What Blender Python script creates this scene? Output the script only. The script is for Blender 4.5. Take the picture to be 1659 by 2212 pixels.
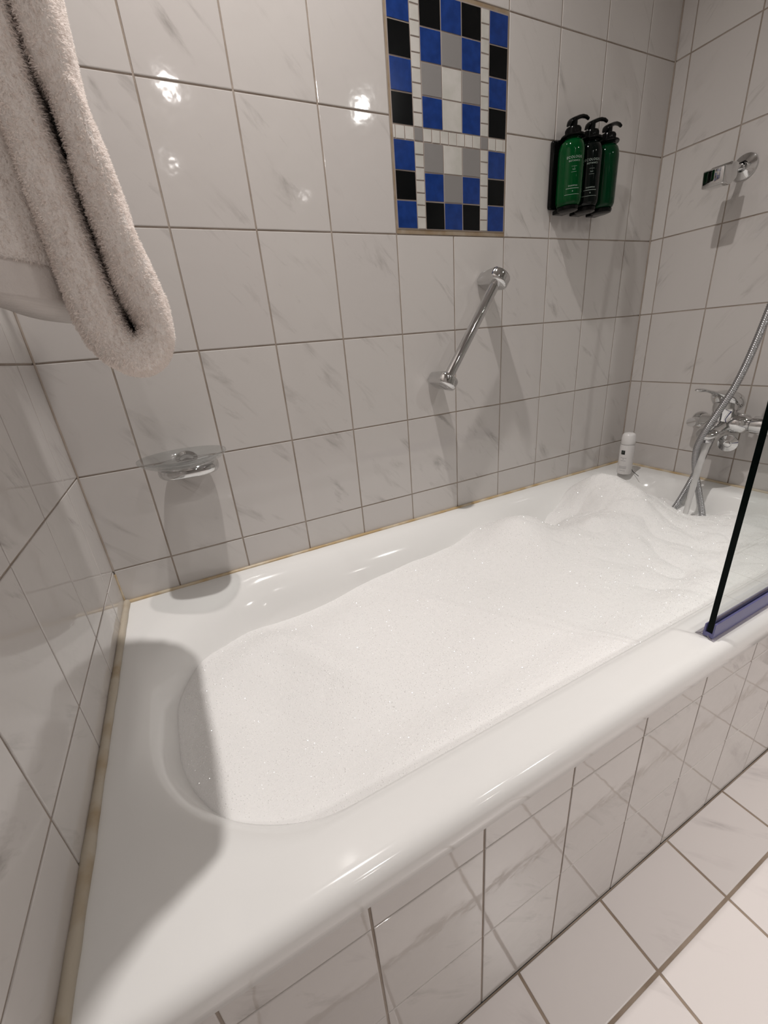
import bpy, bmesh, math, random
from mathutils import Vector, Matrix, noise
random.seed(7)
PI = math.pi
for o in list(bpy.data.objects): bpy.data.objects.remove(o)
SC = bpy.context.scene
COL = SC.collection

# ------------------------------------------------------------------ camera
CAM = Vector((0.1976, -0.9274, 0.9831))
R = ((0.8891184, 0.23932601, -0.39011732), (-0.45030534, 0.30507187, -0.83913919), (-0.08181425, 0.9217669, 0.3790148))
F = 885.0
cd = bpy.data.cameras.new('camera'); cam = bpy.data.objects.new('camera', cd); COL.objects.link(cam)
cd.sensor_fit = 'HORIZONTAL'; cd.sensor_width = 36.0; cd.lens = F / 1659 * 36.0
cd.clip_start = 0.01; cd.clip_end = 50
M = Matrix(R).to_4x4(); M.translation = CAM
cam.matrix_world = M
SC.camera = cam

# ------------------------------------------------------------------ world, lamps, exposure
w = bpy.data.worlds.new('world'); SC.world = w; w.use_nodes = True
w.node_tree.nodes['Background'].inputs[0].default_value = (1.0, 0.95, 0.92, 1)
w.node_tree.nodes['Background'].inputs[1].default_value = 0.02
SC.view_settings.view_transform = 'Standard'; SC.view_settings.look = 'None'
SC.view_settings.gamma = 1; SC.view_settings.use_curve_mapping = False
SC.view_settings.exposure = 0.08
CEIL = 2.4
WARM = (1.0, 0.955, 0.92)
# (x, y, watts, radius)
LAMPS = [(0.42, -0.33, 8.6, 0.022, 125), (0.58, -2.25, 5.2, 0.03, 150), (1.72, -2.15, 9.0, 0.03, 150), (1.25, -1.55, 5.5, 0.03, 68), (0.60, -3.2, 1.8, 0.03, 150), (1.80, -3.75, 2.5, 0.03, 150)]  # the narrow beam lamp is added to brighten the floor and bath panel

# ------------------------------------------------------------------ materials
def mat(name):
    m = bpy.data.materials.new(name); m.use_nodes = True
    return m, m.node_tree.nodes, m.node_tree.links, m.node_tree.nodes['Principled BSDF']
def simple(name, col, rough=0.5, metal=0.0, coat=0.0, spec=0.5, trans=0.0, ior=1.45):
    m, n, l, b = mat(name)
    b.inputs['Base Color'].default_value = (*col, 1); b.inputs['Roughness'].default_value = rough
    b.inputs['Metallic'].default_value = metal; b.inputs['Coat Weight'].default_value = coat
    b.inputs['Specular IOR Level'].default_value = spec
    b.inputs['Transmission Weight'].default_value = trans; b.inputs['IOR'].default_value = ior
    return m
def mth(n, op, a=None, b=None):
    x = n.new('ShaderNodeMath'); x.operation = op
    if a is not None and not hasattr(a, 'links'): x.inputs[0].default_value = a
    if b is not None and not hasattr(b, 'links'): x.inputs[1].default_value = b
    return x
def ramp(n, stops):
    r = n.new('ShaderNodeValToRGB'); e = r.color_ramp.elements
    e[0].position, e[0].color = stops[0][0], (*stops[0][1], 1)
    e[1].position, e[1].color = stops[-1][0], (*stops[-1][1], 1)
    for p, c in stops[1:-1]:
        k = e.new(p); k.color = (*c, 1)
    return r
def tile_mat(name, base, vein, axes, rough=0.06, wav=0.09, veinscale=1.0):
    """glazed marbled tile; axes = (u index, v index) of the wall plane in object space"""
    m, n, l, b = mat(name)
    tc = n.new('ShaderNodeTexCoord'); sp = n.new('ShaderNodeSeparateXYZ'); l.new(tc.outputs['Object'], sp.inputs[0])
    at = n.new('ShaderNodeAttribute'); at.attribute_name = 'rnd'
    cb = n.new('ShaderNodeCombineXYZ')
    l.new(sp.outputs[axes[0]], cb.inputs[0]); l.new(sp.outputs[axes[1]], cb.inputs[1])
    mz = mth(n, 'MULTIPLY', None, 9.0); l.new(at.outputs['Fac'], mz.inputs[0]); l.new(mz.outputs[0], cb.inputs[2])
    rot = n.new('ShaderNodeMapping'); rot.inputs['Rotation'].default_value = (0, 0, math.radians(48)); rot.inputs['Scale'].default_value = (1, 1, 1)
    l.new(cb.outputs[0], rot.inputs[0])
    st = n.new('ShaderNodeMapping'); st.inputs['Scale'].default_value = (7 * veinscale, 30 * veinscale, 1.0); l.new(rot.outputs[0], st.inputs[0])
    nz = n.new('ShaderNodeTexNoise'); nz.inputs['Scale'].default_value = 1.0; nz.inputs['Detail'].default_value = 5; nz.inputs['Roughness'].default_value = 0.62
    nz.inputs['Distortion'].default_value = 0.6
    l.new(st.outputs[0], nz.inputs['Vector'])
    vr = ramp(n, [(0.55, (0, 0, 0)), (0.65, (0.35, 0.35, 0.35)), (0.77, (1, 1, 1))]); l.new(nz.outputs['Fac'], vr.inputs[0])
    ms = n.new('ShaderNodeTexNoise'); ms.inputs['Scale'].default_value = 9; ms.inputs['Detail'].default_value = 2; l.new(cb.outputs[0], ms.inputs['Vector'])
    mr = ramp(n, [(0.45, (0.1, 0.1, 0.1)), (0.62, (1, 1, 1))]); l.new(ms.outputs['Fac'], mr.inputs[0])
    mm = mth(n, 'MULTIPLY'); l.new(vr.outputs[0], mm.inputs[0]); l.new(mr.outputs[0], mm.inputs[1])
    mix = n.new('ShaderNodeMix'); mix.data_type = 'RGBA'
    mix.inputs[6].default_value = (*base, 1); mix.inputs[7].default_value = (*vein, 1)
    l.new(mm.outputs[0], mix.inputs[0])
    # slight tone change from tile to tile
    mu = n.new('ShaderNodeMix'); mu.data_type = 'RGBA'; mu.blend_type = 'MULTIPLY'; mu.inputs[0].default_value = 1
    tr = ramp(n, [(0, (0.965, 0.96, 0.965)), (1, (1, 1, 1))]); l.new(at.outputs['Fac'], tr.inputs[0])
    l.new(mix.outputs[2], mu.inputs[6]); l.new(tr.outputs[0], mu.inputs[7]); l.new(mu.outputs[2], b.inputs['Base Color'])
    b.inputs['Roughness'].default_value = rough
    b.inputs['Specular IOR Level'].default_value = 0.55
    wn = n.new('ShaderNodeTexNoise'); wn.inputs['Scale'].default_value = 26; wn.inputs['Detail'].default_value = 2.5; l.new(cb.outputs[0], wn.inputs['Vector'])
    bp = n.new('ShaderNodeBump'); bp.inputs['Strength'].default_value = wav; bp.inputs['Distance'].default_value = 0.004
    l.new(wn.outputs['Fac'], bp.inputs['Height']); l.new(bp.outputs[0], b.inputs['Normal'])
    return m
TB = (0.61, 0.582, 0.56); TV = (0.31, 0.287, 0.270)
M_back = tile_mat('tile_back', TB, TV, (0, 2))
M_side = tile_mat('tile_side', TB, TV, (1, 2))
M_floor = tile_mat('tile_floor', (0.70, 0.655, 0.635), (0.50, 0.46, 0.45), (0, 1), rough=0.28, wav=0.03, veinscale=0.6)
def noisy(name, c1, c2, scale, rough=0.8, lo=0.35, hi=0.65, bump=0.0, bscale=200):
    m, n, l, b = mat(name)
    tc = n.new('ShaderNodeTexCoord'); nz = n.new('ShaderNodeTexNoise'); nz.inputs['Scale'].default_value = scale; nz.inputs['Detail'].default_value = 4
    l.new(tc.outputs['Object'], nz.inputs['Vector'])
    r = ramp(n, [(lo, c1), (hi, c2)]); l.new(nz.outputs['Fac'], r.inputs[0]); l.new(r.outputs[0], b.inputs['Base Color'])
    b.inputs['Roughness'].default_value = rough
    if bump:
        n2 = n.new('ShaderNodeTexNoise'); n2.inputs['Scale'].default_value = bscale; n2.inputs['Detail'].default_value = 3
        l.new(tc.outputs['Object'], n2.inputs['Vector'])
        bp = n.new('ShaderNodeBump'); bp.inputs['Strength'].default_value = bump; bp.inputs['Distance'].default_value = 0.002
        l.new(n2.outputs['Fac'], bp.inputs['Height']); l.new(bp.outputs[0], b.inputs['Normal'])
    return m
M_grout = noisy('grout', (0.30, 0.245, 0.20), (0.40, 0.345, 0.30), 14, 0.9, bump=0.3)
M_groutf = noisy('grout_floor', (0.22, 0.165, 0.12), (0.36, 0.29, 0.23), 10, 0.9, bump=0.3)
M_seal = noisy('silicone', (0.50, 0.36, 0.19), (0.62, 0.53, 0.40), 22, 0.35, lo=0.38, hi=0.58)
M_sealL = noisy('silicone_beige', (0.40, 0.31, 0.20), (0.52, 0.46, 0.37), 18, 0.4, lo=0.3, hi=0.5)
M_plaster = simple('plaster', (0.45, 0.43, 0.41), 0.8)
M_chrome = simple('chrome', (0.66, 0.66, 0.66), 0.05, 1.0)
M_chromeb = simple('brushed_chrome', (0.62, 0.62, 0.63), 0.22, 1.0)
M_enamel = simple('enamel', (0.83, 0.825, 0.81), 0.09, spec=0.6)
M_black = simple('black_plastic', (0.0025, 0.0025, 0.0025), 0.16, spec=0.18)
M_can = simple('white_can', (0.74, 0.72, 0.71), 0.2)
M_inkgrey = simple('grey_print', (0.30, 0.29, 0.31), 0.5)
M_inkw = simple('white_print', (0.32, 0.38, 0.34), 0.5)
M_inkblack = simple('black_print', (0.01, 0.01, 0.01), 0.4)
M_edge = simple('glass_edge', (0.0005, 0.003, 0.0025), 0.12, spec=0.08)
M_blue = noisy('mosaic_blue', (0.006, 0.032, 0.17), (0.010, 0.045, 0.23), 60, 0.14)
M_mblack = simple('mosaic_black', (0.003, 0.0035, 0.004), 0.14, spec=0.3)
M_mgrey = simple('mosaic_grey', (0.25, 0.24, 0.235), 0.2)
M_mwhite = noisy('mosaic_white', (0.52, 0.51, 0.47), (0.60, 0.58, 0.55), 30, 0.2)
M_mgrout = simple('mosaic_grout', (0.33, 0.28, 0.25), 0.9)
M_bed = noisy('mosaic_bed', (0.26, 0.18, 0.10), (0.36, 0.30, 0.23), 25, 0.9)
M_dark = simple('dark_gap', (0.02, 0.02, 0.02), 0.6)

def thin_glass(name, tint, rough=0.0, fmul=1.0):
    m, n, l, b = mat(name)
    n.remove(b); out = n['Material Output']
    tr = n.new('ShaderNodeBsdfTransparent'); tr.inputs[0].default_value = (*tint, 1)
    gl = n.new('ShaderNodeBsdfGlossy'); gl.inputs['Roughness'].default_value = rough; gl.inputs[0].default_value = (1, 1, 1, 1)
    fr = n.new('ShaderNodeFresnel')
    ge = n.new('ShaderNodeNewGeometry'); io = n.new('ShaderNodeMapRange')   # leaving the glass reflects as much as entering it
    io.inputs['To Min'].default_value = 1.5; io.inputs['To Max'].default_value = 1/1.5
    l.new(ge.outputs['Backfacing'], io.inputs['Value']); l.new(io.outputs[0], fr.inputs[0])
    mx = n.new('ShaderNodeMixShader'); l.new(fr.outputs[0], mx.inputs[0]); l.new(tr.outputs[0], mx.inputs[1]); l.new(gl.outputs[0], mx.inputs[2])
    l.new(mx.outputs[0], out.inputs[0])
    return m
M_glass = thin_glass('screen_glass', (0.965, 0.985, 0.98))
M_strip = simple('blue_pvc', (0.15, 0.15, 0.34), 0.25, trans=0.2)
M_clear = simple('clear_pvc', (0.75, 0.72, 0.78), 0.2, trans=0.8)
M_dish = thin_glass('dish_glass', (0.87, 0.88, 0.88), 0.01)
def bottle_mat(name, col):
    m = simple(name, col, 0.07, spec=0.25)
    return m
M_green1 = bottle_mat('green_bottle', (0.0, 0.044, 0.009))
M_green2 = bottle_mat('dark_bottle', (0.0012, 0.003, 0.0025))
M_green3 = bottle_mat('mid_green_bottle', (0.0, 0.024, 0.007))

# foam: matt white with tiny bubbles that catch the lamps
m, n, l, b = mat('foam'); M_foam = m
tc = n.new('ShaderNodeTexCoord')
b.inputs['Base Color'].default_value = (0.87, 0.86, 0.85, 1); b.inputs['Roughness'].default_value = 0.8
b.inputs['Specular IOR Level'].default_value = 0.2
b.inputs['Subsurface Weight'].default_value = 0.0
n2 = n.new('ShaderNodeTexVoronoi'); n2.inputs['Scale'].default_value = 520; l.new(tc.outputs['Object'], n2.inputs['Vector'])
n3 = n.new('ShaderNodeTexNoise'); n3.inputs['Scale'].default_value = 160; n3.inputs['Detail'].default_value = 4; l.new(tc.outputs['Object'], n3.inputs['Vector'])
ad = mth(n, 'ADD'); l.new(n2.outputs['Distance'], ad.inputs[0]); l.new(n3.outputs['Fac'], ad.inputs[1])
bp = n.new('ShaderNodeBump'); bp.inputs['Strength'].default_value = 0.22; bp.inputs['Distance'].default_value = 0.002
l.new(ad.outputs[0], bp.inputs['Height']); l.new(bp.outputs[0], b.inputs['Normal'])
# terry
m, n, l, b = mat('terry'); M_terry = m
b.inputs['Base Color'].default_value = (0.90, 0.84, 0.80, 1); b.inputs['Roughness'].default_value = 0.95
b.inputs['Sheen Weight'].default_value = 0.3
tc = n.new('ShaderNodeTexCoord'); nz = n.new('ShaderNodeTexNoise'); nz.inputs['Scale'].default_value = 420; nz.inputs['Detail'].default_value = 3
l.new(tc.outputs['Object'], nz.inputs['Vector']); bp = n.new('ShaderNodeBump'); bp.inputs['Strength'].default_value = 0.8; bp.inputs['Distance'].default_value = 0.003
l.new(nz.outputs['Fac'], bp.inputs['Height']); l.new(bp.outputs[0], b.inputs['Normal'])
M_pile, n, l, b = mat('terry_pile')
b.inputs['Base Color'].default_value = (0.97, 0.905, 0.865, 1); b.inputs['Roughness'].default_value = 0.95
tl_ = n.new('ShaderNodeBsdfTranslucent'); tl_.inputs[0].default_value = (0.97, 0.905, 0.865, 1)
mx = n.new('ShaderNodeMixShader'); mx.inputs[0].default_value = 0.38
l.new(b.outputs[0], mx.inputs[1]); l.new(tl_.outputs[0], mx.inputs[2]); l.new(mx.outputs[0], n['Material Output'].inputs[0])
M_band = noisy('towel_band', (0.70, 0.65, 0.62), (0.76, 0.71, 0.68), 60, 0.9, bump=0.3, bscale=500)
# water
M_water = simple('water', (0.86, 0.85, 0.84), 0.12, trans=0.45, ior=1.2)
M_hose = simple('hose_metal', (0.42, 0.42, 0.43), 0.22, 1.0)
# lamp lens
m, n, l, b = mat('lamp_lens'); M_lens = m
b.inputs['Emission Color'].default_value = (1, 0.93, 0.85, 1); b.inputs['Emission Strength'].default_value = 6

# ------------------------------------------------------------------ helpers
def obj(name, bm, mats, parent=None, smooth=True, angle=40):
    me = bpy.data.meshes.new(name); bm.normal_update(); bm.to_mesh(me); bm.free()
    o = bpy.data.objects.new(name, me); COL.objects.link(o)
    for mm in (mats if isinstance(mats, (list, tuple)) else [mats]): me.materials.append(mm)
    if smooth:
        for p in me.polygons: p.use_smooth = True
        try: me.set_sharp_from_angle(angle=math.radians(angle))
        except Exception: pass
    if parent:
        o.parent = parent
        o.matrix_parent_inverse = parent.matrix_basis.inverted()
    return o
def tag(o, label, cat, group=None):
    o['label'] = label; o['category'] = cat
    if group: o['group'] = group
    return o
def thing(name, label, cat, loc=(0, 0, 0), group=None):
    o = bpy.data.objects.new(name, None); COL.objects.link(o); o.location = loc; o.empty_display_size = 0.02
    return tag(o, label, cat, group)
def struct(o): o['kind'] = 'structure'; return o
def box(bm, lo, hi, bev=0.0, seg=2, mi=0):
    r = bmesh.ops.create_cube(bm, size=1.0); vs = r['verts']
    for v in vs:
        v.co = Vector([lo[i] + (v.co[i] + 0.5) * (hi[i] - lo[i]) for i in range(3)])
    fs = list({f for v in vs for f in v.link_faces})
    for f in fs: f.material_index = mi
    if bev:
        es = list({e for v in vs for e in v.link_edges})
        r = bmesh.ops.bevel(bm, geom=es, offset=bev, segments=seg, profile=0.5, affect='EDGES')
        for f in r['faces']: f.material_index = mi
def basis(d):
    d = Vector(d).normalized(); a = Vector((0, 0, 1)) if abs(d.z) < 0.9 else Vector((1, 0, 0))
    u = d.cross(a).normalized(); v = d.cross(u).normalized(); return u, v, d
def lathe(bm, prof, origin, axis=(0, 0, 1), seg=40, sx=1.0, sy=1.0, u=None, caps=True, mi=0):
    """prof: list of (radius, height along axis)"""
    if u is None: u, v, d = basis(axis)
    else:
        d = Vector(axis).normalized(); u = Vector(u).normalized(); v = d.cross(u)
    o = Vector(origin); rings = []
    for r, h in prof:
        rings.append([bm.verts.new(o + d * h + u * (max(r, 1e-5) * sx * math.cos(2*PI*k/seg)) + v * (max(r, 1e-5) * sy * math.sin(2*PI*k/seg))) for k in range(seg)])
    for a, c in zip(rings, rings[1:]):
        for k in range(seg):
            f = bm.faces.new((a[k], a[(k+1) % seg], c[(k+1) % seg], c[k])); f.material_index = mi
    if caps:
        f = bm.faces.new(rings[0][::-1]); f.material_index = mi
        f = bm.faces.new(rings[-1]); f.material_index = mi
    return rings
def loft(bm, rings, close=True, caps=True, mi=0):
    R_ = [[bm.verts.new(p) for p in r] for r in rings]; N = len(R_[0])
    for a, c in zip(R_, R_[1:]):
        for k in range(N if close else N - 1):
            f = bm.faces.new((a[k], a[(k+1) % N], c[(k+1) % N], c[k])); f.material_index = mi
    if caps:
        f = bm.faces.new(R_[0][::-1]); f.material_index = mi; f = bm.faces.new(R_[-1]); f.material_index = mi
    return R_
def catmull(pts, per=12):
    pts = [Vector(p) for p in pts]; out = []
    P = [pts[0] * 2 - pts[1]] + pts + [pts[-1] * 2 - pts[-2]]
    for i in range(1, len(P) - 2):
        for k in range(per):
            t = k / per; a, b_, c, d = P[i-1], P[i], P[i+1], P[i+2]
            out.append(0.5 * ((2*b_) + (c-a)*t + (2*a-5*b_+4*c-d)*t*t + (-a+3*b_-3*c+d)*t*t*t))
    out.append(pts[-1]); return out
def tube(bm, pts, rad, seg=16, caps=True, mi=0):
    """rad: number or function of arclength"""
    n_ = len(pts); t0 = (pts[1]-pts[0]).normalized(); u, v, _ = basis(t0); s = 0; rings = []
    for i, p in enumerate(pts):
        t = (pts[min(i+1, n_-1)] - pts[max(i-1, 0)]).normalized()
        u = (u - t * u.dot(t)).normalized(); v = t.cross(u)
        if i: s += (p - pts[i-1]).length
        r = rad(s) if callable(rad) else rad
        rings.append([p + u*(r*math.cos(2*PI*k/seg)) + v*(r*math.sin(2*PI*k/seg)) for k in range(seg)])
    loft(bm, rings, True, caps, mi)
def resample(pts, step):
    out = [pts[0]]; acc = 0
    for a, b_ in zip(pts, pts[1:]):
        d = (b_-a).length; t = step - acc
        while t <= d: out.append(a + (b_-a)*(t/d)); t += step
        acc = d - (t - step)
    return out
def solid_from_outline(bm, pts, ext, bev=0.0, seg=3):
    """pts: closed 3-D outline, ext: extrusion vector"""
    vs = [bm.verts.new(p) for p in pts]; f = bm.faces.new(vs)
    r = bmesh.ops.extrude_face_region(bm, geom=[f])
    nv = [e for e in r['geom'] if isinstance(e, bmesh.types.BMVert)]
    bmesh.ops.translate(bm, verts=nv, vec=ext)
    bmesh.ops.recalc_face_normals(bm, faces=bm.faces)
    if bev:
        allv = set(vs) | set(nv)
        es = [e for e in bm.edges if e.verts[0] in allv and e.verts[1] in allv and len(e.link_faces) == 2 and e.calc_face_angle(0) > 0.6]
        bmesh.ops.bevel(bm, geom=es, offset=bev, segments=seg, profile=0.5, affect='EDGES')

# ------------------------------------------------------------------ tiled surfaces
TW, TH = 0.152, 0.20273
def tiles(name, plane, uax, vax, nax, nsign, ulines, vlines, mats, holes=(), gr=0.0015, depth=0.0014, bev=0.0012, thick=0.05, outset=None):
    """One mesh: a backing slab with the grout and bevelled tiles proud of it.
    plane = grout-surface coordinate on the normal axis minus tile depth"""
    bm = bmesh.new(); ly = bm.faces.layers.float.new('rnd'); flat = []
    def P(u_, v_, d_):
        p = [0, 0, 0]; p[uax] = u_; p[vax] = v_; p[nax] = plane + nsign * d_; return Vector(p)
    u0, u1, v0, v1 = ulines[0], ulines[-1], vlines[0], vlines[-1]
    # backing slab (front face at -depth)
    c = [P(u0, v0, -depth), P(u1, v0, -depth), P(u1, v1, -depth), P(u0, v1, -depth)]
    b_ = [P(u0, v0, -depth-thick), P(u1, v0, -depth-thick), P(u1, v1, -depth-thick), P(u0, v1, -depth-thick)]
    cv = [bm.verts.new(p) for p in c]; bv = [bm.verts.new(p) for p in b_]
    for f in ([cv[0], cv[1], cv[2], cv[3]], [bv[3], bv[2], bv[1], bv[0]]): bm.faces.new(f).material_index = 1
    for k in range(4): bm.faces.new((cv[k], bv[k], bv[(k+1) % 4], cv[(k+1) % 4])).material_index = 1
    for i in range(len(ulines)-1):
        for j in range(len(vlines)-1):
            a, b2, c0, d0 = ulines[i], ulines[i+1], vlines[j], vlines[j+1]
            if b2 - a < 0.006 or d0 - c0 < 0.006: continue
            cu, cvv = (a+b2)/2, (c0+d0)/2
            if any(h[0] < cu < h[1] and h[2] < cvv < h[3] for h in holes): continue
            rn = random.random(); tl = [random.uniform(-0.00022, 0.00022) for _ in range(4)]
            g = gr
            prof = [(g, -depth), (g*1.0, -0.0007), (g + bev*0.35, -0.00015), (g + bev, 0.0)]
            rings = []
            for q, (ins, d_) in enumerate(prof):
                rings.append([bm.verts.new(P(x, y, d_ + (tl[k] if q else 0))) for k, (x, y) in enumerate(((a+ins, c0+ins), (b2-ins, c0+ins), (b2-ins, d0-ins), (a+ins, d0-ins)))])
            fs = []
            for r0, r1 in zip(rings, rings[1:]):
                for k in range(4): fs.append(bm.faces.new((r0[k], r0[(k+1) % 4], r1[(k+1) % 4], r1[k])))
            fs.append(bm.faces.new(rings[-1]))
            for f in fs: f.material_index = 0; f[ly] = rn
            fs[-1].smooth = False; flat.append(fs[-1])
    bmesh.ops.recalc_face_normals(bm, faces=bm.faces)
    o = obj(name, bm, mats, smooth=False)
    return struct(o)
W = 1.593
def lines(lo, hi, off, step):
    k = math.ceil((lo - off) / step + 0.02); out = [lo]
    while off + k*step < hi - 0.002: out.append(off + k*step); k += 1
    out.append(hi); return out
ZG = 0.594
xl = lines(0, W, 0.1108, TW); zl = lines(0.40, CEIL, ZG, TH)
MX0, MX1, MZ0, MZ1 = 0.1108 + 4*TW, 0.1108 + 6*TW, ZG + 3*TH, ZG + 5*TH
tiles('wall_back', 0.0, 0, 2, 1, -1, xl, zl, [M_back, M_grout], holes=[(MX0, MX1, MZ0, MZ1)])
YF = -4.2
tiles('wall_left', 0.0, 1, 2, 0, 1, lines(YF, 0, -0.0932, TW), lines(0, CEIL, ZG, TH), [M_side, M_grout])
tiles('wall_right', W, 1, 2, 0, -1, lines(-0.84, 0, 0.1139, TW), lines(0, CEIL, ZG, TH), [M_side, M_grout], thick=0.09)
tiles('floor', 0.0, 0, 1, 2, 1, lines(-0.02, 2.62, 0.4789, 0.1994), lines(YF, -0.688, -0.797, 0.1994), [M_floor, M_groutf], gr=0.0024, bev=0.0016)
DP = -0.688
panel = tiles('wall_front', DP, 0, 2, 1, -1, lines(0, W, 0.2518, TW), [0.0, 0.4012-TH, 0.4012, 0.486], [M_back, M_grout], thick=0.03)
def slab(name, lo, hi, m_):
    bm = bmesh.new(); box(bm, lo, hi); return struct(obj(name, bm, m_, smooth=False))
slab('ceiling', (-0.05, YF, CEIL), (2.65, 0.05, CEIL+0.05), M_plaster)
slab('wall_far_right', (2.6, YF, 0), (2.65, 0.0, CEIL), M_plaster)
slab('wall_behind', (-0.05, YF-0.05, 0), (2.65, YF, CEIL), M_plaster)
slab('wall_niche', (W+0.0915, -0.84, 0), (2.6, -0.80, CEIL), M_plaster)

# lamps in the ceiling
for i, (x, y, wt, r, beam) in enumerate(LAMPS):
    where = ['directly over the bathtub', 'left in front of the bathtub', 'right in front of the bathtub', 'added to brighten the floor and bath panel', 'left at the far end of the room', 'right at the far end of the room'][i]
    t = thing('ceiling_spotlight', 'round recessed chrome ceiling spotlight ' + where, 'ceiling light', (x, y, CEIL), 'ceiling spotlights')
    bm = bmesh.new(); lathe(bm, [(r+0.004, -0.002), (r+0.005, -0.006), (r+0.02, -0.006), (r+0.024, -0.001), (r+0.024, 0.0)], (x, y, CEIL), (0, 0, 1), caps=False)
    obj('rim', bm, M_chromeb, t)
    ld = bpy.data.lights.new('spot_light', 'AREA'); ld.shape = 'DISK'; ld.size = 2*r; ld.energy = wt; ld.color = WARM; ld.spread = math.radians(beam)
    lo = bpy.data.objects.new('bulb', ld); COL.objects.link(lo); lo.parent = t; lo.location = (0, 0, -0.004)

# ------------------------------------------------------------------ mosaic panel
bm = bmesh.new()
box(bm, (MX0+0.001, -0.0002, MZ0+0.001), (MX1-0.001, 0.0012, MZ1-0.001), mi=4)
gx, gz = 0.0009, 0.0009
x0m, x1m, z0m, z1m = MX0+0.0045, MX1-0.004, MZ0+0.0105, MZ1-0.008
box(bm, (x0m-0.001, -0.0008, z0m-0.001), (x1m+0.001, 0.0, z1m+0.001), mi=5)
def piece(a, c, b2, d, mi):
    e = 0.0006; j = lambda: random.uniform(-0.0003, 0.0003)
    q = [(a+gx+j(), c+gz+j()), (b2-gx+j(), c+gz+j()), (b2-gx+j(), d-gz+j()), (a+gx+j(), d-gz+j())]
    y1 = -0.0015 + j()*0.5
    r0 = [bm.verts.new((x, -0.0004, z)) for x, z in q]
    mxx, mzz = (a+b2)/2, (c+d)/2
    r1 = [bm.verts.new((x + (e if x < mxx else -e), y1, z + (e if z < mzz else -e))) for x, z in q]
    for k in range(4): bm.faces.new((r0[k], r0[(k+1) % 4], r1[(k+1) % 4], r1[k])).material_index = mi
    bm.faces.new(r1).material_index = mi
BL, BK, GY, WH = 0, 1, 2, 3
Wm = x1m - x0m; ws = Wm * 0.0745; wc = (Wm - 2*ws) / 5
cx = [x0m, x0m+wc, x0m+wc+ws, x0m+2*wc+ws, x0m+3*wc+ws, x0m+4*wc+ws, x0m+4*wc+2*ws, x1m]
Hm = z1m - z0m; hs = 0.0235; hr = (Hm - hs) / 7.0
zs = [z0m + k*hr for k in range(4)]; zs2 = [z0m + 3*hr + hs + k*hr for k in range(5)]
def row(z_0, z_1, cols):
    for ci, c in zip((0, 2, 3, 4, 6), cols): piece(cx[ci], z_0, cx[ci+1], z_1, c)
low = [(BL, BK, BL, BK, BL), (BK, BL, GY, BL, BK), (BL, GY, WH, GY, BL)]
upp = [(BK, BL, WH, BL, BK), (BL, GY, WH, GY, BL), (BK, BL, GY, BL, BK), (BL, BK, BL, BK, BL)]
for k, c in enumerate(low): row(zs[k], zs[k+1], c)
for k, c in enumerate(upp): row(zs2[k], zs2[k+1], c)
for ci in (1, 5):
    for a, b2, nn in ((z0m, z0m+3*hr, 7), (z0m+3*hr+hs, z1m, 9)):
        for k in range(nn): piece(cx[ci], a+(b2-a)*k/nn, cx[ci+1], a+(b2-a)*(k+1)/nn, WH)
    piece(cx[ci], z0m+3*hr, cx[ci+1], z0m+3*hr+hs, GY)
zz0, zz1 = z0m+3*hr, z0m+3*hr+hs
for a, b2, nn in ((cx[2], cx[5], 7), (cx[0]+0.006, cx[1], 2), (cx[6], cx[7]-0.006, 2), (cx[0], cx[0]+0.006, 1), (cx[7]-0.006, cx[7], 1)):
    for k in range(nn): piece(a+(b2-a)*k/nn, zz0, a+(b2-a)*(k+1)/nn, zz1, WH)
bmesh.ops.recalc_face_normals(bm, faces=bm.faces)
tag(obj('mosaic_panel', bm, [M_blue, M_mblack, M_mgrey, M_mwhite, M_bed, M_mgrout], smooth=False), 'blue, black, grey and white glass mosaic panel set into the back wall', 'mosaic')

# ------------------------------------------------------------------ bathtub
RIM = 0.516
def rrect(x0, x1, y0, y1, rl, rr, z, N=24, zf=None):
    """rounded rectangle, N points per quarter; left corners radius rl, right corners rr; bowed ends"""
    out = []
    for (cxx, cyy, r, a0) in ((x1-rr, y1-rr, rr, 0), (x0+rl, y1-rl, rl, PI/2), (x0+rl, y0+rl, rl, PI), (x1-rr, y0+rr, rr, 1.5*PI)):
        for k in range(N+1):
            a = a0 + (PI/2)*k/N
            out.append(Vector((cxx + r*math.cos(a), cyy + r*math.sin(a), z)))
        # straight run to next corner is left to the loft, but add points so curvature stays clean
    res = []
    for i, p in enumerate(out):
        res.append(p)
        if i % (N+1) == N:
            q = out[(i+1) % len(out)]
            for k in range(1, 12): res.append(p.lerp(q, k/12))
    return res
YO = -0.703
tub = thing('bathtub', 'long white enamel bathtub filled with foam, set against the back wall', 'bathtub', (W/2, -0.35, 0))
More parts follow.
